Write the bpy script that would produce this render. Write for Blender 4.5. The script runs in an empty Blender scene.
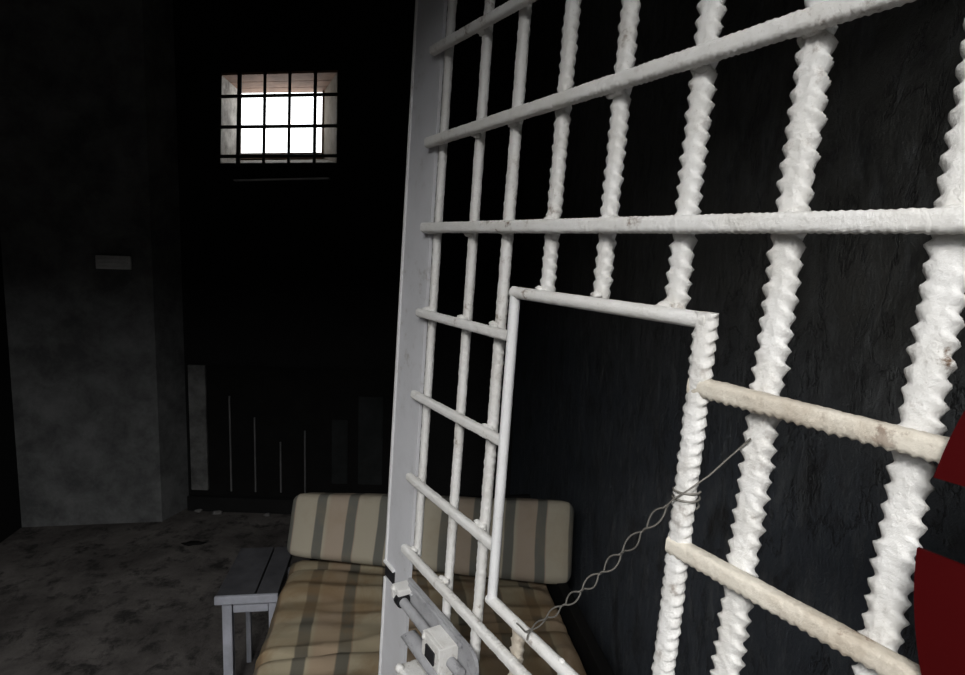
import bpy, bmesh, math, random
from mathutils import Vector, Matrix, noise
R = math.radians
PI = math.pi
random.seed(7)
sc = bpy.context.scene
col = sc.collection

# ------------------------------------------------------------------ view
sc.view_settings.view_transform = 'Standard'
sc.view_settings.look = 'None'
sc.view_settings.gamma = 1
sc.view_settings.use_curve_mapping = False
sc.view_settings.exposure = 0.0
sc.cycles.use_denoising = True
sc.cycles.max_bounces = 8
sc.cycles.caustics_reflective = False
sc.cycles.caustics_refractive = False

# ------------------------------------------------------------------ materials
def lin(r, g, b):
    def f(c):
        c /= 255.0
        return c / 12.92 if c <= 0.04045 else ((c + 0.055) / 1.055) ** 2.4
    return (f(r), f(g), f(b), 1.0)

class Mat:
    def __init__(s, name, rough=0.7, metal=0.0, spec=0.4):
        s.m = bpy.data.materials.new(name); s.m.use_nodes = True
        s.t = s.m.node_tree; s.n = s.t.nodes; s.l = s.t.links
        s.b = s.n['Principled BSDF']
        s.b.inputs['Roughness'].default_value = rough
        s.b.inputs['Metallic'].default_value = metal
        s.b.inputs['Specular IOR Level'].default_value = spec
        s.tc = s.n.new('ShaderNodeTexCoord')
    def mapping(s, scale=(1, 1, 1), rot=(0, 0, 0), src='Object'):
        m = s.n.new('ShaderNodeMapping'); m.inputs['Scale'].default_value = scale; m.inputs['Rotation'].default_value = rot
        s.l.new(s.tc.outputs[src], m.inputs[0]); return m.outputs[0]
    def noise(s, scale, detail=5, rough=0.6, vec=None, dist=0.0):
        x = s.n.new('ShaderNodeTexNoise'); x.inputs['Scale'].default_value = scale
        x.inputs['Detail'].default_value = detail; x.inputs['Roughness'].default_value = rough; x.inputs['Distortion'].default_value = dist
        s.l.new(vec if vec else s.tc.outputs['Object'], x.inputs['Vector']); return x.outputs['Fac']
    def ramp(s, fac, stops, interp='LINEAR'):
        x = s.n.new('ShaderNodeValToRGB'); x.color_ramp.interpolation = interp
        e = x.color_ramp.elements
        while len(e) < len(stops): e.new(0.5)
        for k, (p, c) in enumerate(stops): e[k].position = p; e[k].color = c
        s.l.new(fac, x.inputs[0]); return x.outputs[0]
    def mix(s, fac, a, b, mode='MIX'):
        x = s.n.new('ShaderNodeMix'); x.data_type = 'RGBA'; x.blend_type = mode
        for sock, v in ((x.inputs[0], fac), (x.inputs[6], a), (x.inputs[7], b)):
            if hasattr(v, 'links'): s.l.new(v, sock)
            else: sock.default_value = v
        return x.outputs[2]
    def math(s, op, a, b=0.0):
        x = s.n.new('ShaderNodeMath'); x.operation = op
        for sock, v in ((x.inputs[0], a), (x.inputs[1], b)):
            if hasattr(v, 'links'): s.l.new(v, sock)
            else: sock.default_value = v
        return x.outputs[0]
    def xyz(s, vec=None):
        x = s.n.new('ShaderNodeSeparateXYZ'); s.l.new(vec if vec else s.tc.outputs['Object'], x.inputs[0]); return x.outputs
    def color(s, c):
        if hasattr(c, 'links'): s.l.new(c, s.b.inputs['Base Color'])
        else: s.b.inputs['Base Color'].default_value = c
    def rough(s, r): s.l.new(r, s.b.inputs['Roughness'])
    def bump(s, h, strength=0.4, dist=0.01):
        x = s.n.new('ShaderNodeBump'); x.inputs['Strength'].default_value = strength; x.inputs['Distance'].default_value = dist
        s.l.new(h, x.inputs['Height']); s.l.new(x.outputs[0], s.b.inputs['Normal'])

def G(v): return (v, v, v, 1)
M = {}

def mat_paint(name, base, dirty, rust, rust_amt=0.70, bump=0.35, rough=0.5):
    k = Mat(name, rough)
    n1 = k.noise(14, 6, 0.65)
    n2 = k.noise(55, 6, 0.7)
    n3 = k.noise(7, 4, 0.6)
    c = k.mix(k.ramp(n1, [(0.42, G(0)), (0.72, G(1))]), base, dirty)
    sp = k.math('MULTIPLY', k.ramp(n3, [(0.5, G(0)), (0.66, G(1))]), k.ramp(n2, [(0.56, G(0)), (rust_amt, G(1))]))
    c = k.mix(sp, c, rust)
    k.color(c)
    sp2 = k.ramp(k.noise(330, 4, 0.7), [(0.60, G(0)), (0.74, G(0.45))])
    c = k.mix(sp2, c, (0.38, 0.35, 0.31, 1)); k.color(c)
    k.bump(k.math('ADD', k.noise(210, 6, 0.75), k.noise(70, 3, 0.5)), bump, 0.002)
    M[name] = k.m
mat_paint('white_paint', (0.80, 0.79, 0.77, 1), (0.70, 0.68, 0.64, 1), (0.16, 0.10, 0.06, 1), 0.68, 0.75)
mat_paint('white_smooth_paint', (0.78, 0.78, 0.78, 1), (0.68, 0.68, 0.68, 1), (0.30, 0.24, 0.18, 1), 0.8, 0.15)
mat_paint('stile_paint', (0.64, 0.64, 0.665, 1), (0.58, 0.58, 0.60, 1), (0.30, 0.26, 0.22, 1), 0.82, 0.10)
mat_paint('stained_paint', (0.70, 0.65, 0.56, 1), (0.42, 0.35, 0.27, 1), (0.14, 0.07, 0.04, 1), 0.64, 0.7)
mat_paint('lock_paint', (0.42, 0.42, 0.435, 1), (0.26, 0.26, 0.275, 1), (0.03, 0.03, 0.035, 1), 0.62, 0.9)

k = Mat('right_wall', 0.42, 0, 0.5)
v = k.mapping((1, 1, 0.35))
z = k.xyz()[2]
n1 = k.noise(3.2, 8, 0.65, v, 0.6); n2 = k.noise(34, 6, 0.7, v); n3 = k.noise(11, 9, 0.78, k.mapping((1, 1, 0.6)), 0.3)
mr = k.n.new('ShaderNodeMapRange'); mr.inputs[1].default_value = 1.25; mr.inputs[2].default_value = 1.6
k.l.new(k.math('ADD', z, k.math('MULTIPLY', n1, 0.3)), mr.inputs[0])
c = k.mix(mr.outputs[0], (0.070, 0.083, 0.103, 1), (0.088, 0.088, 0.081, 1))
n4 = k.noise(5.5, 7, 0.68, k.mapping((1, 1, 0.42)), 0.3)
crk = k.ramp(k.math('ABSOLUTE', k.math('SUBTRACT', n4, 0.5)), [(0.0, G(0.9)), (0.006, G(0.3)), (0.014, G(0))])
c = k.mix(crk, c, (0.012, 0.012, 0.012, 1))
c = k.mix(k.ramp(n3, [(0.35, G(1)), (0.50, G(0))]), c, (0.022, 0.022, 0.023, 1))
c = k.mix(k.ramp(n2, [(0.50, G(0)), (0.72, G(0.7))]), c, (0.19, 0.20, 0.205, 1))
k.color(c)
k.bump(k.math('SUBTRACT', k.math('ADD', k.math('MULTIPLY', n3, 1.0), k.math('MULTIPLY', k.noise(70, 7, 0.8), 0.45)), k.math('MULTIPLY', crk, 0.35)), 1.0, 0.028)
M['right_wall'] = k.m

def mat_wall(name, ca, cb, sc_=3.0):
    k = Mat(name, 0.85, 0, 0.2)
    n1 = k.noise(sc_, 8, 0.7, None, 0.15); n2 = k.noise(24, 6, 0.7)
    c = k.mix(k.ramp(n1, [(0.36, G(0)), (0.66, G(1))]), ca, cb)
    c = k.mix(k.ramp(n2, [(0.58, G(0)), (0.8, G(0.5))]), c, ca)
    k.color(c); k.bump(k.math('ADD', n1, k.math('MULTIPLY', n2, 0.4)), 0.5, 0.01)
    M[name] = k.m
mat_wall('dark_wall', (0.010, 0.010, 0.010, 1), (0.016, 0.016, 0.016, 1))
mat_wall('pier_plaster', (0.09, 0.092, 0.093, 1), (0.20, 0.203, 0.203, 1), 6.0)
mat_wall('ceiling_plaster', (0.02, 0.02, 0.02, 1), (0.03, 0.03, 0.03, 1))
mat_wall('reveal_plaster', (0.20, 0.17, 0.13, 1), (0.34, 0.30, 0.25, 1), 9.0)
mat_wall('lit_whitewash', (0.22, 0.205, 0.185, 1), (0.60, 0.57, 0.53, 1), 14.0)  # whitewashed left reveal; on the sill, window light put into the colour
mat_wall('front_plaster', (0.06, 0.06, 0.06, 1), (0.09, 0.09, 0.09, 1))
mat_wall('yard', (0.03, 0.03, 0.028, 1), (0.05, 0.048, 0.046, 1), 1.5)

k = Mat('floor_concrete', 0.8, 0, 0.3)
n1 = k.noise(2.4, 8, 0.7, None, 0.2); n2 = k.noise(9, 10, 0.75, None, 0.25); n3 = k.noise(45, 6, 0.7)
c = k.mix(k.ramp(n1, [(0.36, G(0)), (0.64, G(1))]), (0.065, 0.058, 0.055, 1), (0.18, 0.165, 0.155, 1))
c = k.mix(k.ramp(n2, [(0.38, G(0.9)), (0.5, G(0))]), c, (0.022, 0.021, 0.020, 1))
c = k.mix(k.ramp(n3, [(0.62, G(0)), (0.8, G(0.5))]), c, (0.20, 0.19, 0.18, 1))
k.color(c); k.bump(k.math('ADD', n2, k.math('MULTIPLY', n3, 0.3)), 0.7, 0.015)
M['floor_concrete'] = k.m

def mat_fabric(name, period, shift, along):
    k = Mat(name, 0.95, 0, 0.1)
    wob = k.math('MULTIPLY', k.noise(4, 2, 0.5), 0.02)
    o = k.xyz()
    x = k.math('ADD', k.math('ADD', o[0], wob), shift + 10 * period)
    f = k.math('FRACT', k.math('DIVIDE', x, period))
    f2 = k.math('FRACT', k.math('DIVIDE', x, period * 2))
    cream = (0.52, 0.47, 0.37, 1); pink = (0.50, 0.41, 0.31, 1); olive = (0.17, 0.168, 0.145, 1)
    if along: cream = (0.36, 0.31, 0.215, 1); pink = (0.34, 0.26, 0.18, 1); olive = (0.13, 0.12, 0.095, 1)
    else: cream = (0.42, 0.38, 0.30, 1); pink = (0.40, 0.33, 0.26, 1); olive = (0.15, 0.148, 0.13, 1)
    stripe = k.ramp(f, [(0.0, G(0)), (0.64, G(0)), (0.68, G(1)), (0.95, G(1)), (0.99, G(0))])
    base = k.mix(k.ramp(f2, [(0.5, G(0)), (0.56, G(1))]), cream, pink)
    c = k.mix(stripe, base, olive)
    if along:   # woven cross bands of the mattress ticking and age stains
        y = k.math('FRACT', k.math('DIVIDE', k.math('ADD', o[1], k.math('MULTIPLY', k.noise(3, 3), 0.08)), 0.16))
        band = k.ramp(y, [(0.0, G(0.0)), (0.35, G(0.0)), (0.5, G(0.40)), (0.8, G(0.40)), (0.95, G(0))])
        c = k.mix(band, c, (0.15, 0.115, 0.07, 1))
        st = k.ramp(k.noise(5, 5, 0.65, None, 0.5), [(0.45, G(0)), (0.65, G(0.7))])
        c = k.mix(st, c, (0.22, 0.14, 0.07, 1))
    else:
        st = k.ramp(k.noise(7, 5, 0.65), [(0.5, G(0)), (0.75, G(0.35))])
        c = k.mix(st, c, (0.30, 0.23, 0.14, 1))
    k.color(c)
    k.bump(k.noise(420, 2, 0.5), 0.25, 0.001)
    M[name] = k.m
mat_fabric('pillow_ticking', 0.107, 0.022, False)
mat_fabric('mattress_ticking', 0.112, -0.045, True)

def simple(name, c, rough=0.6, metal=0.0, bs=60, bump=0.3, var=0.25, spec=0.4):
    k = Mat(name, rough, metal, spec)
    n = k.noise(9, 6, 0.65)
    d = tuple(x * (1 - var) for x in c[:3]) + (1,); e = tuple(min(1, x * (1 + var)) for x in c[:3]) + (1,)
    k.color(k.mix(k.ramp(n, [(0.35, G(0)), (0.65, G(1))]), d, e))
    k.bump(k.noise(bs, 5, 0.65), bump, 0.002); M[name] = k.m
simple('grey_paint_wood', (0.40, 0.41, 0.46, 1), 0.55, 0, 40, 0.4, 0.2)
simple('bench_top_wood', (0.062, 0.062, 0.068, 1), 0.6, 0, 30, 0.4, 0.35)
simple('dark_wood', (0.008, 0.0078, 0.0075, 1), 0.8, spec=0.15)
simple('grey_board', (0.022, 0.024, 0.024, 1), 0.8, spec=0.15)
simple('pale_wood', (0.13, 0.13, 0.127, 1), 0.75, 0, 30, 0.4, 0.5)
simple('pale_pipe', (0.15, 0.15, 0.15, 1), 0.5)
simple('iron', (0.012, 0.011, 0.010, 1), 0.7)
simple('wire_steel', (0.20, 0.19, 0.17, 1), 0.5, 0.3)
simple('sign_red', (0.042, 0.0006, 0.001, 1), 0.6, 0, 20, 0.03, 0.08, spec=0.08)
simple('sash_wood', (0.26, 0.18, 0.15, 1), 0.7)
simple('lintel_wood', (0.27, 0.165, 0.115, 1), 0.8)
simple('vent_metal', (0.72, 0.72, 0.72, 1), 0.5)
simple('rubble', (0.16, 0.155, 0.15, 1), 0.9, 0, 30, 0.6)
simple('black_lock', (0.015, 0.015, 0.017, 1), 0.5)
simple('cut_metal', (0.9, 0.9, 0.9, 1), 0.5)

k = Mat('window_glass', 0.05)
tr = k.n.new('ShaderNodeBsdfTransparent'); tr.inputs[0].default_value = (0.96, 0.97, 0.97, 1)
gl = k.n.new('ShaderNodeBsdfGlossy'); gl.inputs['Roughness'].default_value = 0.05
mx = k.n.new('ShaderNodeMixShader'); mx.inputs[0].default_value = 0.06
k.l.new(tr.outputs[0], mx.inputs[1]); k.l.new(gl.outputs[0], mx.inputs[2])
k.l.new(mx.outputs[0], k.n['Material Output'].inputs[0]); k.n.remove(k.b)
M['window_glass'] = k.m

# ------------------------------------------------------------------ mesh helpers
class MB:
    def __init__(s): s.v = []; s.f = []; s.sm = []
    def add(s, vs, fs, smooth=False):
        o = len(s.v); s.v += [tuple(p) for p in vs]; s.f += [tuple(i + o for i in f) for f in fs]; s.sm += [smooth] * len(fs)
    def box(s, a, b, bev=0.0, mat=None):
        bm = bmesh.new(); bmesh.ops.create_cube(bm, size=1)
        for v in bm.verts:
            v.co = Vector([(a[i] + b[i]) / 2 + v.co[i] * (b[i] - a[i]) for i in range(3)])
        if bev > 0: bmesh.ops.bevel(bm, geom=bm.edges[:], offset=bev, segments=2, affect='EDGES', profile=0.6)
        s.bm(bm, mat)
    def bm(s, bm, mat=None, smooth=False):
        bm.verts.index_update()
        s.add([(mat @ v.co if mat else v.co) for v in bm.verts], [[v.index for v in f.verts] for f in bm.faces], smooth); bm.free()
    def ring_tube(s, rings, closed_ends=True, smooth=True):
        n = len(rings[0]); vs = [p for r in rings for p in r]; fs = []
        for i in range(len(rings) - 1):
            for j in range(n):
                fs.append((i * n + j, i * n + (j + 1) % n, (i + 1) * n + (j + 1) % n, (i + 1) * n + j))
        s.add(vs, fs, smooth)
        if closed_ends:
            s.add(rings[0], [tuple(range(n - 1, -1, -1))]); s.add(rings[-1], [tuple(range(n))])
    def tube(s, pts, r, seg=10, ends=True):
        pts = [Vector(p) for p in pts]; rings = []
        up = Vector((0.123, 0.31, 0.94)).normalized()
        for i, p in enumerate(pts):
            t = (pts[min(i + 1, len(pts) - 1)] - pts[max(i - 1, 0)]).normalized()
            if i == 0:
                a = t.cross(up)
                if a.length < 0.1: a = t.cross(Vector((1, 0, 0)))
            else: a = a - t * a.dot(t)
            a.normalize(); b = t.cross(a)
            rr = r[i] if isinstance(r, (list, tuple)) else r
            rings.append([p + (a * math.cos(2 * PI * j / seg) + b * math.sin(2 * PI * j / seg)) * rr for j in range(seg)])
        s.ring_tube(rings, ends)
    def prism(s, poly, ext, frame=None):
        # poly: 2D outline; ext (n0, n1); frame maps (x, y, n) to 3D
        n = len(poly); fr = frame or (lambda x, y, w: (x, y, w))
        a = [fr(x, y, ext[0]) for x, y in poly]; b = [fr(x, y, ext[1]) for x, y in poly]
        s.add(a + b, [tuple(range(n - 1, -1, -1)), tuple(range(n, 2 * n))] + [(i, (i + 1) % n, n + (i + 1) % n, n + i) for i in range(n)])
    def blob(s, c, r, seed=0, squash=(1, 1, 1), sub=2, amp=0.35):
        bm = bmesh.new(); bmesh.ops.create_icosphere(bm, subdivisions=sub, radius=1)
        for v in bm.verts:
            d = 1 + amp * noise.noise(v.co * 1.7 + Vector((seed * 3.1, seed * 1.7, 0)))
            v.co = Vector([c[i] + v.co[i] * d * r * squash[i] for i in range(3)])
        s.bm(bm, None, True)
    def build(s, name, mat, parent=None):
        me = bpy.data.meshes.new(name); me.from_pydata(s.v, [], s.f); me.update()
        for p, q in zip(me.polygons, s.sm): p.use_smooth = q
        bm = bmesh.new(); bm.from_mesh(me); bmesh.ops.recalc_face_normals(bm, faces=bm.faces[:]); bm.to_mesh(me); bm.free()
        me.materials.append(M[mat] if isinstance(mat, str) else mat)
        o = bpy.data.objects.new(name, me); col.objects.link(o)
        if parent: o.parent = parent
        return o

def tag(o, label=None, cat=None, group=None, kind=None):
    if label: o['label'] = label
    if cat: o['category'] = cat
    if group: o['group'] = group
    if kind: o['kind'] = kind
    return o
def empty(name, mat=None, loc=None):
    o = bpy.data.objects.new(name, None); col.objects.link(o); o.empty_display_size = 0.1
    if mat: o.matrix_world = mat
    if loc: o.location = loc
    return o

def rebar(mb, p0, p1, face, r=0.0088, h=0.0034, pitch=0.0125, seg=16, slant=0.55, phase=0.0, sub=8, jitter=0.0005, peak=0.72, flat=0.86, flat2=1.0, top=1.0):
    """ribbed reinforcing bar: two rows of crescent ribs on the flanks, a plain seam along 'face'"""
    p0 = Vector(p0); p1 = Vector(p1); ax = p1 - p0; L = ax.length; ax.normalize()
    f = Vector(face); f = (f - ax * f.dot(ax)).normalized(); s = ax.cross(f)
    n = max(2, int(L / pitch * sub)); rings = []
    for i in range(n + 1):
        z = L * i / n; ring = []
        for j in range(seg):
            th = 2 * PI * j / seg; c, sn = math.cos(th), math.sin(th)
            a = min(1.0, max(0.0, (abs(sn) - 0.55) / 0.42)); a = a * a * (3 - 2 * a)
            if sn < 0: a *= top
            ph = (z - slant * r * c + (0.3 * pitch if sn > 0 else 0)) / pitch + phase
            t = ph - math.floor(ph)
            w = t / peak if t < peak else (1 - t) / (1 - peak)
            w = w ** 1.25
            amp = h * a * (0.85 + 0.35 * noise.noise(Vector((math.floor(ph) * 1.7, phase * 9 + (5 if sn > 0 else 0), 0.5))))
            rr = r + amp * w
            q = p0 + ax * z
            rr += jitter * noise.noise(Vector((z * 90 + phase * 50, c * 2, sn * 2))) + 0.6 * jitter * noise.noise(Vector((z * 300, c * 4, sn * 4 + phase * 20)))
            cc = max(-flat, min(flat, c)); ring.append(q + (f * cc + s * max(-flat2, min(flat2, sn))) * rr)
        rings.append(ring)
    mb.ring_tube(rings)

def plain_bar(mb, p0, p1, r, seg=14, jitter=0.0004, seed=0.0, step=0.006):
    p0 = Vector(p0); p1 = Vector(p1); ax = p1 - p0; L = ax.length; ax.normalize()
    f = ax.cross(Vector((0, 1, 0.01))).normalized(); s = ax.cross(f)
    n = max(2, int(L / step)); rings = []
    for i in range(n + 1):
        z = L * i / n
        rings.append([p0 + ax * z + (f * math.cos(2 * PI * j / seg) + s * math.sin(2 * PI * j / seg)) *
                      (r + jitter * noise.noise(Vector((z * 110 + seed * 31, 2 * math.cos(2 * PI * j / seg), 2 * math.sin(2 * PI * j / seg))))) for j in range(seg)])
    mb.ring_tube(rings)

# ------------------------------------------------------------------ the cell
EYE = 1.5
XL, XR = -1.93, 0.69
YF = -0.25            # inner face of the front wall
CEIL = 3.0
DX0, DX1, DTOP = -1.78, 0.63, 2.32     # doorway in the front wall
def struct(mb, name, mat, parent=None):
    o = mb.build(name, mat, parent)
    if not parent: o['kind'] = 'structure'
    return o

m = MB(); m.box((XL - 0.3, -0.55, -0.12), (XR + 0.3, 3.9, 0)); struct(m, 'floor', 'floor_concrete')
m = MB(); m.box((-9, -9, -0.14), (9, -0.551, -0.005)); struct(m, 'ground', 'yard')
m = MB(); m.box((-9, -4.2, 0), (9, -4.0, 3.2)); struct(m, 'sky_block_wall', 'dark_wall')  # added unseen wall, put here to block the low sky
m = MB(); m.box((XL - 0.3, -0.55, CEIL), (XR + 0.3, 3.9, CEIL + 0.15)); struct(m, 'ceiling', 'ceiling_plaster')
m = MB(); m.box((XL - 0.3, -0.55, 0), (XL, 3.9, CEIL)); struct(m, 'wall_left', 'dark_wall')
m = MB(); m.box((XR, -0.55, 0), (XR + 0.3, 3.9, CEIL)); struct(m, 'wall_right', 'right_wall')
m = MB()
m.box((XL, -0.55, 0), (DX0, YF, CEIL)); m.box((DX1, -0.55, 0), (XR, YF, CEIL)); m.box((DX0, -0.55, DTOP), (DX1, YF, CEIL))
struct(m, 'wall_front', 'front_plaster')

# back wall, slightly skewed to the side walls, with the splayed window hole
BA = math.atan2(-0.121, 1.0)
BO = Vector((-1.133, 3.406, 0))
BX = Vector((math.cos(BA), math.sin(BA), 0)); BN = Vector((-math.sin(BA), math.cos(BA), 0))   # along the wall / into the wall
def back(s, d, z): return BO + BX * s + BN * d + Vector((0, 0, z))
HOLE = [(0.189, 1.9526), (0.815, 1.982), (0.818, 2.460), (0.2075, 2.417)]
OUT = [(0.169, 2.024), (0.656, 2.050), (0.662, 2.4455), (0.179, 2.418)]
WT = 0.34
m = MB()
S0, S1 = -0.9, 1.95
O = [(S0, -0.05), (S1, -0.05), (S1, CEIL), (S0, CEIL)]
for d, H in ((0, HOLE), (WT, OUT)):
    vs = [back(s, d, z) for s, z in O] + [back(s, d, z) for s, z in H]
    m.add(vs, [(0, 1, 5, 4), (1, 2, 6, 5), (2, 3, 7, 6), (3, 0, 4, 7)])
m.add([back(s, 0, z) for s, z in O] + [back(s, WT, z) for s, z in O], [(i, (i + 1) % 4, 4 + (i + 1) % 4, 4 + i) for i in range(4)])
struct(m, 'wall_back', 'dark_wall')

# window: plastered reveal, timber lintel, frame, sash rail, pane
win = empty('window_1', loc=back(0.5, WT, 2.18)); win['kind'] = 'structure'
inv = Matrix.Translation(-win.location)
def wpart(mb, name, mat, par=win):
    mb.v = [tuple(Vector(p) - win.location) for p in mb.v]; return mb.build(name, mat, par)
def lerp2(a, b, t): return (a[0] + (b[0] - a[0]) * t, a[1] + (b[1] - a[1]) * t)
for i, rn, rm in ((0, 'sill', 'lit_whitewash'), (1, 'reveal', 'reveal_plaster'), (3, 'reveal', 'lit_whitewash')):  # sill made paler to paint in the window light
    m = MB()
    j = (i + 1) % 4
    def ins(p, q):  # shift lining slightly into the opening
        c = (0.47, 2.21); return (p[0] + (c[0] - p[0]) * 0.012, p[1] + (c[1] - p[1]) * 0.012)
    A, B, C, D_ = HOLE[i], HOLE[j], OUT[j], OUT[i]
    a0 = [back(A[0], 0.0, A[1]), back(B[0], 0.0, B[1]), back(C[0], WT, C[1]), back(D_[0], WT, D_[1])]
    A, B, C, D_ = ins(A, 0), ins(B, 0), ins(C, 0), ins(D_, 0)
    a1 = [back(A[0], 0.0, A[1]), back(B[0], 0.0, B[1]), back(C[0], WT, C[1]), back(D_[0], WT, D_[1])]
    m.add(a0 + a1, [(0, 1, 2, 3), (4, 5, 6, 7), (0, 1, 5, 4), (1, 2, 6, 5), (2, 3, 7, 6), (3, 0, 4, 7)])
    wpart(m, rn, rm)
for t0, t1 in ((0.0, 0.36), (0.38, 0.70), (0.72, 1.0)):
    m = MB()
    A = lerp2(HOLE[3], OUT[3], t0); B = lerp2(HOLE[2], OUT[2], t0); C = lerp2(HOLE[2], OUT[2], t1); D_ = lerp2(HOLE[3], OUT[3], t1)
    top = [back(A[0], WT * t0, A[1]), back(B[0], WT * t0, B[1]), back(C[0], WT * t1, C[1]), back(D_[0], WT * t1, D_[1])]
    m.add(top + [p - Vector((0, 0, 0.012)) for p in top], [(0, 1, 2, 3), (4, 5, 6, 7), (0, 1, 5, 4), (1, 2, 6, 5), (2, 3, 7, 6), (3, 0, 4, 7)])
    wpart(m, 'lintel_board', 'lintel_wood')
def wbar(name, mat, p, q, w, d0, d1):
    m = MB(); p = Vector(p); q = Vector(q); t = (q - p).normalized(); nn = Vector((-t.y, t.x)) * w / 2
    m.prism([p - nn, q - nn, q + nn, p + nn], (d0, d1), lambda x, y, n: back(x, n, y)); return wpart(m, name, mat)
m = MB()
def framebar(p, q, w, d0, d1):
    p = Vector(p); q = Vector(q); t = (q - p).normalized(); nn = Vector((-t.y, t.x)) * w / 2
    m.prism([p - nn, q - nn, q + nn, p + nn], (d0, d1), lambda x, y, n: back(x, n, y))
framebar(OUT[0], OUT[3], 0.008, WT - 0.05, WT); framebar(OUT[1], OUT[2], 0.008, WT - 0.022, WT); framebar(OUT[3], OUT[2], 0.016, WT - 0.05, WT)
wpart(m, 'window_frame', 'sash_wood')
wbar('sash_rail', 'sash_wood', (OUT[0][0], OUT[0][1] + 0.014), (OUT[1][0], OUT[1][1] + 0.014), 0.034, WT - 0.055, WT)
m = MB(); m.prism(OUT, (WT - 0.02, WT - 0.016), lambda x, y, n: back(x, n, y)); wpart(m, 'pane', 'window_glass')

# bar grille on the inner face of the window
gr = empty('window_grille', loc=back(0.5, 0, 1.95))
tag(gr, 'black iron bar grille across the small high window', 'grille')
def gpart(mb, name, mat):
    mb.v = [tuple(Vector(p) - gr.location) for p in mb.v]; return mb.build(name, mat, gr)
def hp(u, w):   # bilinear in the hole
    a = lerp2(HOLE[0], HOLE[1], u); b = lerp2(HOLE[3], HOLE[2], u); return lerp2(a, b, w)
for u, r in ((0.155, 0.0115), (0.372, 0.008), (0.585, 0.008), (0.805, 0.009)):
    a, b = hp(u, -0.03), hp(u + 0.003, 1.03); m = MB(); m.tube([back(a[0], -0.002, a[1]), back(b[0], -0.002, b[1])], r, 10); gpart(m, 'vertical_bar', 'iron')
for w in (0.075, 0.40, 0.735):
    a, b = hp(-0.02, w), hp(1.02, w); m = MB(); m.tube([back(a[0], -0.014, a[1]), back(b[0], -0.014, b[1])], 0.0092, 10); gpart(m, 'horizontal_bar', 'iron')
# thin ledge strip under the window, coloured pale to carry a glint
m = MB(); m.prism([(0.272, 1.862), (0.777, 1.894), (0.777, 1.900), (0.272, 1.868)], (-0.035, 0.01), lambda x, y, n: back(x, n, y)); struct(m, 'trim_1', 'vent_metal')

# plastered pier in the left corner and the ledge along the back wall
m = MB(); pier = [(XL, 3.205), (-1.245, 3.225), (-1.150, 3.45), (-1.150, 3.55), (XL, 3.6)]
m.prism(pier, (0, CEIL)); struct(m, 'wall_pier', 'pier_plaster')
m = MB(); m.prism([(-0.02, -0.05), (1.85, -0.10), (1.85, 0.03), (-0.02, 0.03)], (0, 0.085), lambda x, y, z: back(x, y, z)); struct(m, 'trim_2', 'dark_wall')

# vent plate on the pier
vp = empty('vent_plate', loc=(-1.42, 3.21, 1.408)); tag(vp, 'small pale metal vent plate high on the dark corner pier', 'vent')
m = MB(); m.box((-0.082, -0.012, -0.034), (0.082, 0.006, 0.035), 0.004); m.build('plate', 'vent_metal', vp)
for i in range(3):
    m = MB(); m.box((-0.072, -0.018, -0.024 + i * 0.018), (0.072, -0.011, -0.018 + i * 0.018), 0.001); m.build('slat', 'vent_metal', vp)

# slatted screen standing on the ledge under the window
sn = empty('slatted_screen', loc=back(0, 0, 0.085)); tag(sn, 'low dark slatted screen with thin pale rods under the window', 'screen')
def spart(mb, name, mat, par=sn):
    mb.v = [tuple(Vector(p) - sn.location) for p in mb.v]; return mb.build(name, mat, par)
def sbox(s0, s1, d0, d1, z0, z1, name, mat, bev=0.003):
    m = MB(); bm = bmesh.new(); bmesh.ops.create_cube(bm, size=1)
    for v in bm.verts: v.co = Vector(((s0 + s1) / 2 + v.co.x * (s1 - s0), (d0 + d1) / 2 + v.co.y * (d1 - d0), (z0 + z1) / 2 + v.co.z * (z1 - z0)))
    bmesh.ops.bevel(bm, geom=bm.edges[:], offset=bev, segments=2, affect='EDGES')
    for v in bm.verts: v.co = back(v.co.x, v.co.y, v.co.z)
    m.bm(bm); return spart(m, name, mat)
sbox(-0.01, 1.25, -0.030, -0.010, 0.086, 0.845, 'back_board', 'dark_wood')
post = sbox(0.005, 0.100, -0.050, -0.030, 0.125, 0.852, 'post', 'pale_wood'); post['label'] = 'pale worn post'
sbox(0.10, 1.2, -0.045, -0.030, 0.83, 0.852, 'top_rail', 'dark_wood')
for s, zt in ((0.228, 0.68), (0.366, 0.56), (0.510, 0.42), (0.648, 0.49)):
    m = MB(); m.tube([back(s, -0.040, 0.12), back(s, -0.040, zt)], 0.005, 8); spart(m, 'rod', 'pale_pipe')
for s, w, z1 in ((0.80, 0.09, 0.56), (0.95, 0.14, 0.70)):
    pl_ = sbox(s, s + w, -0.042, -0.030, 0.18, z1, 'plank', 'grey_board')

# ------------------------------------------------------------------ rubble on the floor and ledge
RUB = [((-0.995, 2.95, 0), (0.055, 0.02, 0.008), 'flat dark scrap lying on the floor before the slatted screen', 'dark_wood', 'scrap'),
       ((-1.09, 3.335, 0), (0.022, 0.014, 0.010), 'pale plaster crumb beside the foot of the corner pier', 'rubble', 'rubble'),
       ((-0.98, 3.30, 0), (0.030, 0.015, 0.012), 'pale plaster crumb below the pale post', 'rubble', 'rubble'),
       ((-0.70, 3.255, 0), (0.020, 0.014, 0.011), 'small pale crumb at the ledge below the thin rods', 'rubble', 'rubble'),
       ((-0.47, 3.235, 0), (0.040, 0.016, 0.010), 'long pale crumb at the ledge left of the striped pillow', 'rubble', 'rubble'),
       ((-1.10, 1.98, 0), (0.020, 0.014, 0.009), 'stone chip on the bare floor in front of the bench', 'rubble', 'rubble'),
       ((-1.78, 1.86, 0), (0.014, 0.012, 0.009), 'bright stone chip at the lower left of the floor', 'rubble', 'rubble')]
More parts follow.
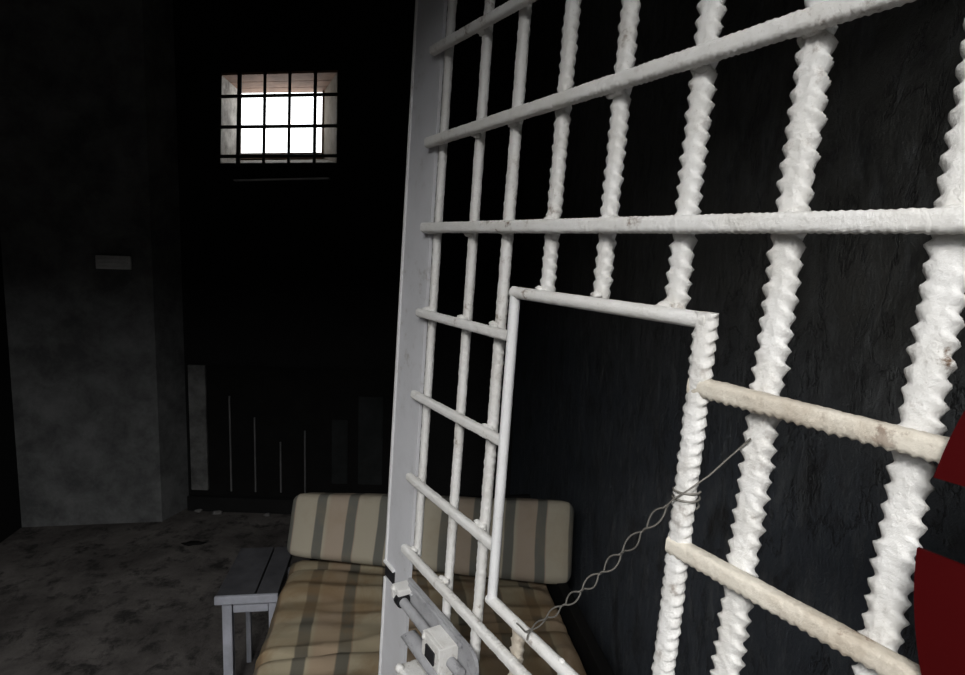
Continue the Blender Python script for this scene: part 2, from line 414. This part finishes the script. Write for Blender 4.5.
for i, (p, d, lab, mt, nm) in enumerate(RUB):
    m = MB(); m.blob((0, 0, d[2] * 0.8), 1.0, i + 1, d, 2, 0.5)
    o = m.build('floor_scrap' if nm == 'scrap' else 'plaster_crumb', mt); o.location = p
    tag(o, lab, nm, None if nm == 'scrap' else 'crumbs of plaster and stone on the floor')

# ------------------------------------------------------------------ bunk frame, mattress, pillow, bench
BX0, BX1, BY0, BY1 = -0.342, 0.522, 1.14, 2.00
bed = empty('bed_frame', loc=(0.1, 1.57, 0)); tag(bed, 'dark wooden bunk frame under the striped mattress along the right wall', 'bed frame')
def bpart(a, b, name, mat='dark_wood'):
    m = MB(); m.box(Vector(a) - bed.location, Vector(b) - bed.location, 0.004); return m.build(name, mat, bed)
bpart((-0.27, BY0 + 0.02, 0.30), (0.54, BY1 + 0.099, 0.345), 'bed_base')
bpart((0.541, BY0 + 0.02, 0.27), (0.575, BY1 + 0.099, 0.455), 'side_rail')
bpart((-0.27, BY0 + 0.02, 0.25), (0.54, BY0 + 0.045, 0.2995), 'end_rail')
bpart((-0.30, BY1 + 0.10, 0.0), (0.54, BY1 + 0.122, 0.585), 'headboard')
for x in (-0.26, 0.49):
    for y in (BY0 + 0.05, BY1 - 0.06): bpart((x, y, 0.0), (x + 0.045, y + 0.045, 0.2995), 'leg')

def rounded(dx, dy, dz, r, cuts):
    bm = bmesh.new(); bmesh.ops.create_cube(bm, size=2); 
    bmesh.ops.subdivide_edges(bm, edges=bm.edges[:], cuts=cuts, use_grid_fill=True)
    H = Vector((dx / 2, dy / 2, dz / 2))
    for v in bm.verts:
        p = Vector((v.co.x * H.x, v.co.y * H.y, v.co.z * H.z))
        # pack samples towards the rims
        q = Vector([max(-(H[i] - r), min(H[i] - r, p[i])) for i in range(3)])
        d = p - q
        if d.length > 1e-6:
            mx_ = max(abs(d.x), abs(d.y), abs(d.z)); d = d.normalized() * mx_
        v.co = q + d
    return bm
mo = bpy.data.objects
# mattress
bm = rounded(BX1 - BX0, BY1 - BY0, 0.115, 0.045, 63)
cx_, cy_ = (BX0 + BX1) / 2, (BY0 + BY1) / 2
for v in bm.verts:
    x, y = v.co.x, v.co.y
    if v.co.z > 0.0:
        f = min(1, max(0, v.co.z / 0.05))
        w = 0.005 * math.sin(y * 2 * PI / 0.105 + 1.6 * math.sin(x * 6 + 0.5)) + 0.012 * noise.noise(Vector((x * 4, y * 12, 1.3))) - 0.011 * abs(noise.noise(Vector((x * 3.5, y * 16 + x * 3, 8.3)))) ** 0.6
        yy = y + cy_
        fold = -0.024 * math.exp(-((yy - 1.462 - 0.10 * x) / 0.011) ** 2) + 0.014 * math.exp(-((yy - 1.482 - 0.10 * x) / 0.014) ** 2)
        fold += -0.012 * math.exp(-((yy - 1.60 + 0.1 * x) / 0.012) ** 2) * max(0, 0.6 + 0.8 * noise.noise(Vector((x * 4, 7.7, 0))))
        dip = 0.026 * min(1, max(0, (yy - 1.80 + 0.21 * x + 0.04) / 0.06))
        v.co.z += f * (w + fold - dip)
    if x > 0 and v.co.z > 0: v.co.z -= 0.022 * x / 0.43 * min(1, v.co.z / 0.05)
    v.co.x += 0.008 * noise.noise(Vector((y * 6, v.co.z * 3, 4.1))) * (1 if abs(x) > 0.3 else 0)
m = MB(); m.bm(bm, None, True); mat_o = m.build('mattress', 'mattress_ticking'); mat_o.location = (cx_, cy_, 0.4075)
tag(mat_o, 'thin striped tan and olive mattress, sagging, on the bunk', 'mattress')
# pillow: thick upright bolster, a little taller at the wall end and turned towards the door
PL = 0.965
bm = rounded(PL, 0.12, 0.230, 0.030, 49)
for v in bm.verts:
    x, y, z = v.co
    t = x / PL + 0.5
    v.co.z = z * (0.90 + 0.28 * t) + (0.0 if z < 0 else 0.004 * noise.noise(Vector((x * 7, y * 9, 0)))) + 0.016 * t
    v.co.y = y * (1 + 0.12 * math.sin(PI * t)) + 0.005 * noise.noise(Vector((x * 8, z * 9, 3)))
    if abs(x) > PL / 2 - 0.09:
        u = (abs(x) - PL / 2 + 0.09) / 0.09; v.co.y *= 1 - 0.2 * u * u; v.co.z *= 1 - 0.05 * u * u
m = MB(); m.bm(bm, None, True); pil = m.build('pillow', 'pillow_ticking')
pil.matrix_world = Matrix.Translation((0.134, 1.872, 0.554)) @ Matrix.Rotation(R(-12), 4, 'Z') @ Matrix.Rotation(R(1.2), 4, 'Y') @ Matrix.Rotation(R(-20), 4, 'X')
tag(pil, 'thick striped cream and olive pillow propped at the head of the mattress', 'pillow')

# low bench beside the bunk
bn = empty('wooden_bench', loc=(-0.48, 2.0, 0)); tag(bn, 'small grey painted wooden bench left of the mattress', 'bench')
def npart(a, b, name, mat='grey_paint_wood', bev=0.003):
    m = MB(); m.box(Vector(a) - bn.location, Vector(b) - bn.location, bev); return m.build(name, mat, bn)
npart((-0.560, 1.847, 0.359), (-0.440, 2.16, 0.381), 'top_plank', 'bench_top_wood'); npart((-0.435, 1.847, 0.359), (-0.366, 2.16, 0.381), 'top_plank', 'bench_top_wood')
npart((-0.562, 1.835, 0.354), (-0.364, 1.8465, 0.3825), 'front_edge')
npart((-0.511, 1.860, 0.309), (-0.400, 1.876, 0.3545), 'apron')
for x in (-0.545, -0.398):
    npart((x, 1.856, 0), (x + 0.031, 1.886, 0.3545), 'leg'); npart((x + 0.030, 2.03, 0), (x + 0.047, 2.05, 0.3585), 'leg')

# ------------------------------------------------------------------ the barred gate
U = Vector((0.4073, -0.9131, -0.0172)); V = Vector((0.0361, -0.0028, 0.9993)); U.normalize(); V = (V - U * V.dot(U)).normalized(); N = U.cross(V)
GM = Matrix(((U.x, -N.x, V.x, 0.0474), (U.y, -N.y, V.y, 1.0), (U.z, -N.z, V.z, EYE + 0.002), (0, 0, 0, 1)))
N = -N  # local axes: x along the gate to the hinge, y away from the doorway side, z up
# local frame (x, y, z) = (u, depth away from the viewer side, v)
if GM.to_3x3().determinant() < 0: raise SystemExit('bad frame')
gate = empty('barred_gate', GM); tag(gate, 'white painted barred steel gate with a feeding hatch, standing open', 'gate')
VB, VT = -1.46, 0.53      # foot and head of the gate in its own height
UH = 1.36                 # hinge side
def gp(mb, name, mat='white_paint', par=gate): return mb.build(name, mat, par)
FY = (0, -1, 0)
def weld(mb, u, y, v, s, r=0.006):
    for q in range(3):
        mb.blob((u + random.uniform(-0.008, 0.004), y + random.uniform(-0.002, 0.003), v + random.uniform(-0.003, 0.003)), r * random.uniform(0.7, 1.1), s + q, (1.5, 0.9, 0.8), 2, 0.5)
DV = 0.0175     # the upright bars lie behind the cross bars
full = [(0.012, 0.0075, 0.0008), (0.128, 0.0078, 0.0012), (0.220, 0.0082, 0.0020)]
HT, HB, HL, HR = -0.040, -0.473, 0.279, 0.568
seed = 0.13
for u, r, h in full:
    m = MB(); rebar(m, (u, DV, VB if u > 0.1 else -0.545), (u, DV, VT), FY, r, h, 0.0125, 16, 0.6, seed, 7, 0.0008); seed += 0.37; gp(m, 'vertical_bar')
for u, r, h in ((0.318, 0.0084, 0.0040), (0.415, 0.0085, 0.0046), (0.519, 0.0090, 0.0056)):
    m = MB(); rebar(m, (u, DV, HT - 0.004), (u, DV, VT), FY, r, h, 0.0138, 20, 0.6, seed, 9, 0.0009); seed += 0.37
    m2 = weld(m, u, 0.008, HT + 0.008, seed * 10); gp(m, 'vertical_bar')
    m = MB(); rebar(m, (u + 0.004, DV, VB), (u + 0.004, DV, HB - 0.024), FY, r, h, 0.0138, 20, 0.6, seed, 9, 0.0009); seed += 0.37; gp(m, 'vertical_bar', 'stained_paint' if u < 0.33 else 'white_paint')
for u in (0.623, 0.734, 0.840, 0.945, 1.050, 1.155, 1.26):
    m = MB(); rebar(m, (u, DV, VB), (u, DV, VT), FY, 0.0099, 0.0056, 0.0142, 24 if u < 0.9 else 10, 0.65, seed, 10 if u < 0.9 else 5, 0.0011); seed += 0.37; gp(m, 'vertical_bar')
def hbar(u0, u1, v, r=0.0085, h=0.0016, mat='white_paint', welds=(), pitch=0.0064, top=0.7, rise=0.0):
    global seed
    m = MB(); rebar(m, (u0, 0, v), (u1, 0, v + rise), FY, r, h, pitch, 20, 0.2, seed, 5, 0.0006, True and 0.5, 0.84, 0.88, top); seed += 0.37
    for w in welds: weld(m, w, 0.009, v + rise * (w - u0) / (u1 - u0) + random.choice((-1, 1)) * 0.006, seed * 7 + w)
    gp(m, 'horizontal_bar', mat)
UV = (0.012, 0.128, 0.22, 0.318, 0.415, 0.519, 0.623, 0.734)
hbar(-0.012, UH, 0.334, 0.0078, 0.0012, welds=UV); hbar(-0.010, UH, 0.187, 0.0088, 0.0014, welds=UV, rise=0.025); hbar(-0.006, UH, 0.046, 0.0088, 0.0014, welds=UV)
for v in (-0.0995, -0.2455, -0.398):
    hbar(-0.006, HL - 0.004, v, 0.0078, 0.0010, welds=(0.012, 0.128, 0.22))
hbar(HR - 0.006, UH, -0.100, 0.0092, 0.0028, 'stained_paint', (0.623, 0.734), 0.0078, 0.15); hbar(HR - 0.008, UH, -0.2565, 0.0092, 0.0028, 'stained_paint', (0.623, 0.734), 0.0078, 0.15)
hbar(-0.008, UH, -0.536, 0.0082, 0.0010, welds=(0.012, 0.128, 0.22))
for v in (-0.68, -0.83, -0.98, -1.13, -1.28): hbar(0.27 if v > -0.8 else -0.008, UH, v, 0.0085, 0.0014)
# feeding hatch opening
hf = empty('hatch_frame'); hf.parent = gate; hf.location = (0.42, 0, -0.25)
def hpart(mb, name, mat='white_paint'):
    mb.v = [tuple(Vector(p) - hf.location) for p in mb.v]; return mb.build(name, mat, hf)
m = MB(); plain_bar(m, (HL, -0.004, HT), (HL + 0.004, -0.004, HB), 0.0072, seed=1.0); hpart(m, 'hatch_post', 'white_smooth_paint')
m = MB(); plain_bar(m, (HL - 0.001, -0.004, HT), (HR + 0.004, -0.002, HT), 0.0078, seed=2.0); m.blob((HL - 0.001, -0.004, HT), 0.0085, 3, (1, 1, 1), 2, 0.1); hpart(m, 'hatch_header')
m = MB(); rebar(m, (HR + 0.001, -0.001, HT + 0.0075), (HR - 0.001, 0.004, HB), FY, 0.0090, 0.0034, 0.0115, 20, 0.6, 0.7, 8, 0.0011); hpart(m, 'hatch_post')
m = MB(); plain_bar(m, (HL - 0.002, -0.004, HB), (HR + 0.01, -0.004, HB), 0.0080, seed=4.0); m.blob((0.432, -0.004, HB + 0.007), 0.004, 4, (1.4, 1, 1)); hpart(m, 'hatch_sill')
# flat stile of the lock side with the bolt notch; a raised pale lip on its outer edge imitates an edge highlight
m = MB()
m.prism([(-0.106, VB), (-0.001, VB), (-0.001, VT), (-0.106, VT), (-0.106, -0.612), (-0.060, -0.612), (-0.060, -0.646), (-0.106, -0.646)], (0.0095, 0.0155), lambda x, y, n: (x, n, y))
stile = gp(m, 'lock_stile', 'stile_paint')
m = MB(); m.box((-0.107, 0.0065, -0.612), (-0.101, 0.0155, VT), 0.001); m.box((-0.107, 0.0065, VB), (-0.101, 0.0155, -0.646), 0.001); m.box((-0.107, 0.004, -0.615), (-0.061, 0.0155, -0.610), 0.001)
m.build('highlight_lip', 'white_smooth_paint', stile)
m = MB(); m.box((-0.112, 0.011, -0.646), (-0.0605, 0.030, -0.6155), 0.001); m.build('notch_backing', 'black_lock', stile)
m = MB(); m.box((UH - 0.03, 0.000, VB), (UH + 0.03, 0.026, VT), 0.003); gp(m, 'hinge_stile', 'stile_paint')
# top and bottom rails
m = MB(); m.box((-0.10, 0.0156, VT - 0.03), (UH, 0.024, VT), 0.002); gp(m, 'top_rail'); m = MB(); m.box((-0.10, 0.0156, VB), (UH, 0.024, VB + 0.03), 0.002); gp(m, 'bottom_rail')
# slide bolt
bolt = empty('slide_bolt'); bolt.parent = gate; bolt.location = (0.08, -0.01, -0.63)
def lk(mb, name, mat='lock_paint', lab=None):
    mb.v = [tuple(Vector(p) - bolt.location) for p in mb.v]; o = mb.build(name, mat, bolt)
    if lab: o['label'] = lab
    return o
def stad(u0, u1, v0, v1, n=10):
    r = (v1 - v0) / 2; c = (v0 + v1) / 2
    return [(u0, v0)] + [(u1 - r + r * math.cos(a), c + r * math.sin(a)) for a in [-PI / 2 + PI * i / n for i in range(n + 1)]] + [(u0, v1)]
m = MB(); m.prism(stad(0.020, 0.256, -0.632, -0.580), (-0.003, 0.003), lambda x, y, n: (x, n, y)); lk(m, 'mount_plate')
m = MB(); m.box((0.030, -0.0075, -0.592), (0.215, -0.0025, -0.583), 0.002); m.blob((0.20, -0.003, -0.590), 0.004, 5); m.blob((0.04, -0.004, -0.600), 0.004, 6); lk(m, 'plate_rib')
m = MB(); m.box((0.012, -0.030, -0.600), (0.040, -0.001, -0.588), 0.002); m.box((0.012, -0.031, -0.612), (0.022, -0.020, -0.589), 0.002); m.blob((0.018, -0.028, -0.594), 0.008, 9, (1, 0.8, 0.7)); lk(m, 'keeper', 'white_paint')
m = MB()
m.box((0.150, -0.032, -0.600), (0.206, -0.0035, -0.590), 0.002); m.box((0.150, -0.038, -0.630), (0.206, -0.031, -0.590), 0.002); m.box((0.196, -0.033, -0.640), (0.206, -0.0035, -0.596), 0.002)
m.blob((0.155, -0.034, -0.598), 0.007, 10); lk(m, 'keeper', 'white_paint')
m = MB(); m.tube([(0.010, -0.016, -0.616), (0.235, -0.016, -0.616)], 0.0085, 14); lk(m, 'bolt_rod')
m = MB(); m.tube([(0.020, -0.016, -0.614), (0.034, -0.016, -0.614)], 0.0135, 14); lk(m, 'collar', 'black_lock', 'black collar')
m = MB(); rings = []
for u, r in ((0.055, 0.0135), (0.32, 0.0135), (0.32, 0.0095), (0.055, 0.0095)):
    rings.append([(u + (0.012 * math.sin(2 * PI * j / 16) if u < 0.1 else 0), -0.014 + r * math.cos(2 * PI * j / 16), -0.664 + r * math.sin(2 * PI * j / 16)) for j in range(16)])
m.ring_tube(rings + [rings[0]], False); lk(m, 'guide_tube')
m = MB(); m.box((0.050, -0.030, -0.790), (0.118, 0.0093, -0.722), 0.005); m.blob((0.06, -0.03, -0.722), 0.008, 12); lk(m, 'lock_case', 'white_paint')
m = MB(); m.box((0.135, 0.0035, -0.76), (0.165, 0.0093, -0.585), 0.002); lk(m, 'bracket')
m = MB(); m.box((0.166, -0.041, -0.624), (0.194, -0.0375, -0.603), 0.001); lk(m, 'bolt_hole', 'black_lock', 'black bolt hole')

# ------------------------------------------------------------------ twisted wire chain hanging across the hatch, in the gate's frame
ch = empty('wire_chain', GM @ Matrix.Translation((0.36, -0.012, -0.46))); tag(ch, 'thin twisted wire chain looped across the hatch of the gate', 'chain')
def cpart(mb, name):
    mb.v = [tuple(Vector(p) - Vector((0.36, -0.012, -0.46))) for p in mb.v]; return mb.build(name, 'wire_steel', ch)
P0 = Vector((0.381, -0.014, -0.455)); P1 = Vector((0.560, -0.012, -0.216))
T = (P1 - P0); TL = T.length; T.normalize(); PN = Vector((-T.z, 0, T.x))
nl = 7
for sgn in (1, -1):
    pts = []
    for i in range(nl * 18 + 1):
        s = i / (nl * 18); w = s * nl; k_ = int(min(w, nl - 1e-6)); fr = w - k_
        amp = (0.0026, 0.0042, 0.0052, 0.0056, 0.0058, 0.0056, 0.0052)[k_]
        off = amp * max(0.0, math.sin(PI * min(1, max(0, (fr - 0.1) / 0.8)))) ** 0.8 * (1 if k_ % 2 == 0 else -1) * sgn
        tw = 0.0016 * math.cos(PI * fr * 1.0) * sgn
        sag = -0.006 * math.sin(PI * s)
        p = P0 + T * (TL * s) + PN * (off + sag) + Vector((0, tw, 0))
        pts.append(p)
    m = MB(); m.tube(pts, 0.00095, 7); cpart(m, 'wire_strand')
m = MB(); pts = [P1, (0.566, -0.013, -0.208), (0.576, -0.006, -0.196), (0.590, 0.002, -0.178), (0.606, 0.005, -0.155), (0.622, 0.005, -0.134)]; m.tube(pts, 0.0008, 7); cpart(m, 'tie_wire')
m = MB(); pts = [(HR + 0.0125 * math.cos(a), 0.003 + 0.0115 * math.sin(a), -0.214 + 0.0012 * a) for a in [i * 0.35 for i in range(38)]]; m.tube(pts, 0.0011, 7); cpart(m, 'wire_wrap')
m = MB(); m.tube([P0, (0.372, -0.013, -0.463), (0.360, -0.013, -0.462), (0.35, -0.010, -0.4655)], 0.0011, 7); m.tube([P0, (0.379, -0.014, -0.463), (0.378, -0.014, -0.470)], 0.0011, 7); cpart(m, 'wire_tail')

# ------------------------------------------------------------------ round red sign on the gate, with a level slot
CU, CV, CR = 1.058, -0.150, 0.302
sg = empty('red_sign', GM @ Matrix.Translation((CU, -0.0155, CV))); tag(sg, 'dark red round metal sign with a slot, fixed on the near end of the gate', 'sign')
sv0, sv1 = -0.163 - CV, -0.115 - CV
def disc_part(lo, hi):
    a0 = math.asin(max(-1, lo / CR)); a1 = math.asin(min(1, hi / CR))
    n = 96; right = [(CR * math.cos(a0 + (a1 - a0) * i / n), CR * math.sin(a0 + (a1 - a0) * i / n)) for i in range(n + 1)]
    left = [(-x, y) for x, y in reversed(right)]
    return right + left
m = MB(); m.prism(disc_part(sv1, CR), (-0.0015, 0.0015), lambda x, y, n: (x, n, y)); m.build('upper_plate', 'sign_red', sg)
m = MB(); m.prism(disc_part(-CR, sv0), (-0.0015, 0.0015), lambda x, y, n: (x, n, y)); m.build('lower_plate', 'sign_red', sg)
m = MB(); m.box((0.04, 0.0018, sv0 - 0.05), (0.07, 0.0045, sv1 + 0.05), 0.001); m.build('strap', 'iron', sg)
m = MB(); m.box((0.15, 0.0018, sv0 - 0.05), (0.18, 0.0045, sv1 + 0.05), 0.001); m.build('strap', 'iron', sg)

# ------------------------------------------------------------------ daylight
w = bpy.data.worlds.new('World'); sc.world = w; w.use_nodes = True
bg = w.node_tree.nodes['Background']; bg.inputs[0].default_value = (0.98, 0.99, 1.0, 1); bg.inputs[1].default_value = 3.2
def portal(name, loc, rot, sx, sy):
    l = bpy.data.lights.new(name, 'AREA'); l.shape = 'RECTANGLE'; l.size = sx; l.size_y = sy; l.cycles.is_portal = True
    o = bpy.data.objects.new(name, l); col.objects.link(o); o.location = loc; o.rotation_euler = rot; return o
portal('doorway_portal', ((DX0 + DX1) / 2, -0.56, DTOP / 2), (R(90), 0, 0), DX1 - DX0, DTOP)
wp = back(0.42, WT + 0.02, 2.23)
portal('window_portal', wp, (R(-90), 0, BA), 0.56, 0.48)

l = bpy.data.lights.new('daylight_fill', 'AREA'); l.shape = 'RECTANGLE'; l.size = 0.9; l.size_y = 0.35; l.energy = 58; l.color = (1.0, 0.99, 0.97)  # added unseen area lamp, stands in for daylight from above the doorway
lo = bpy.data.objects.new('daylight_fill', l); col.objects.link(lo); lo.location = (-0.80, -1.05, 2.64)
lo.rotation_euler = (Vector((0.25, 0.8, 1.2)) - lo.location).to_track_quat('-Z', 'Y').to_euler()

# ------------------------------------------------------------------ camera
cam = bpy.data.cameras.new('Camera'); co = bpy.data.objects.new('Camera', cam); col.objects.link(co)
cam.sensor_fit = 'HORIZONTAL'; cam.sensor_width = 36; cam.lens = 36 * 577.0 / 965.0; cam.clip_start = 0.02
Rt, Up, Bk = Vector((0.9884, -0.147, 0.0382)), Vector((-0.0175, 0.1398, 0.99)), Vector((-0.1508, -0.9792, 0.1356))
Bk.normalize(); Rt = (Rt - Bk * Rt.dot(Bk)).normalized(); Up = Bk.cross(Rt)
co.matrix_world = Matrix(((Rt.x, Up.x, Bk.x, 0), (Rt.y, Up.y, Bk.y, 0), (Rt.z, Up.z, Bk.z, EYE), (0, 0, 0, 1)))
sc.camera = co
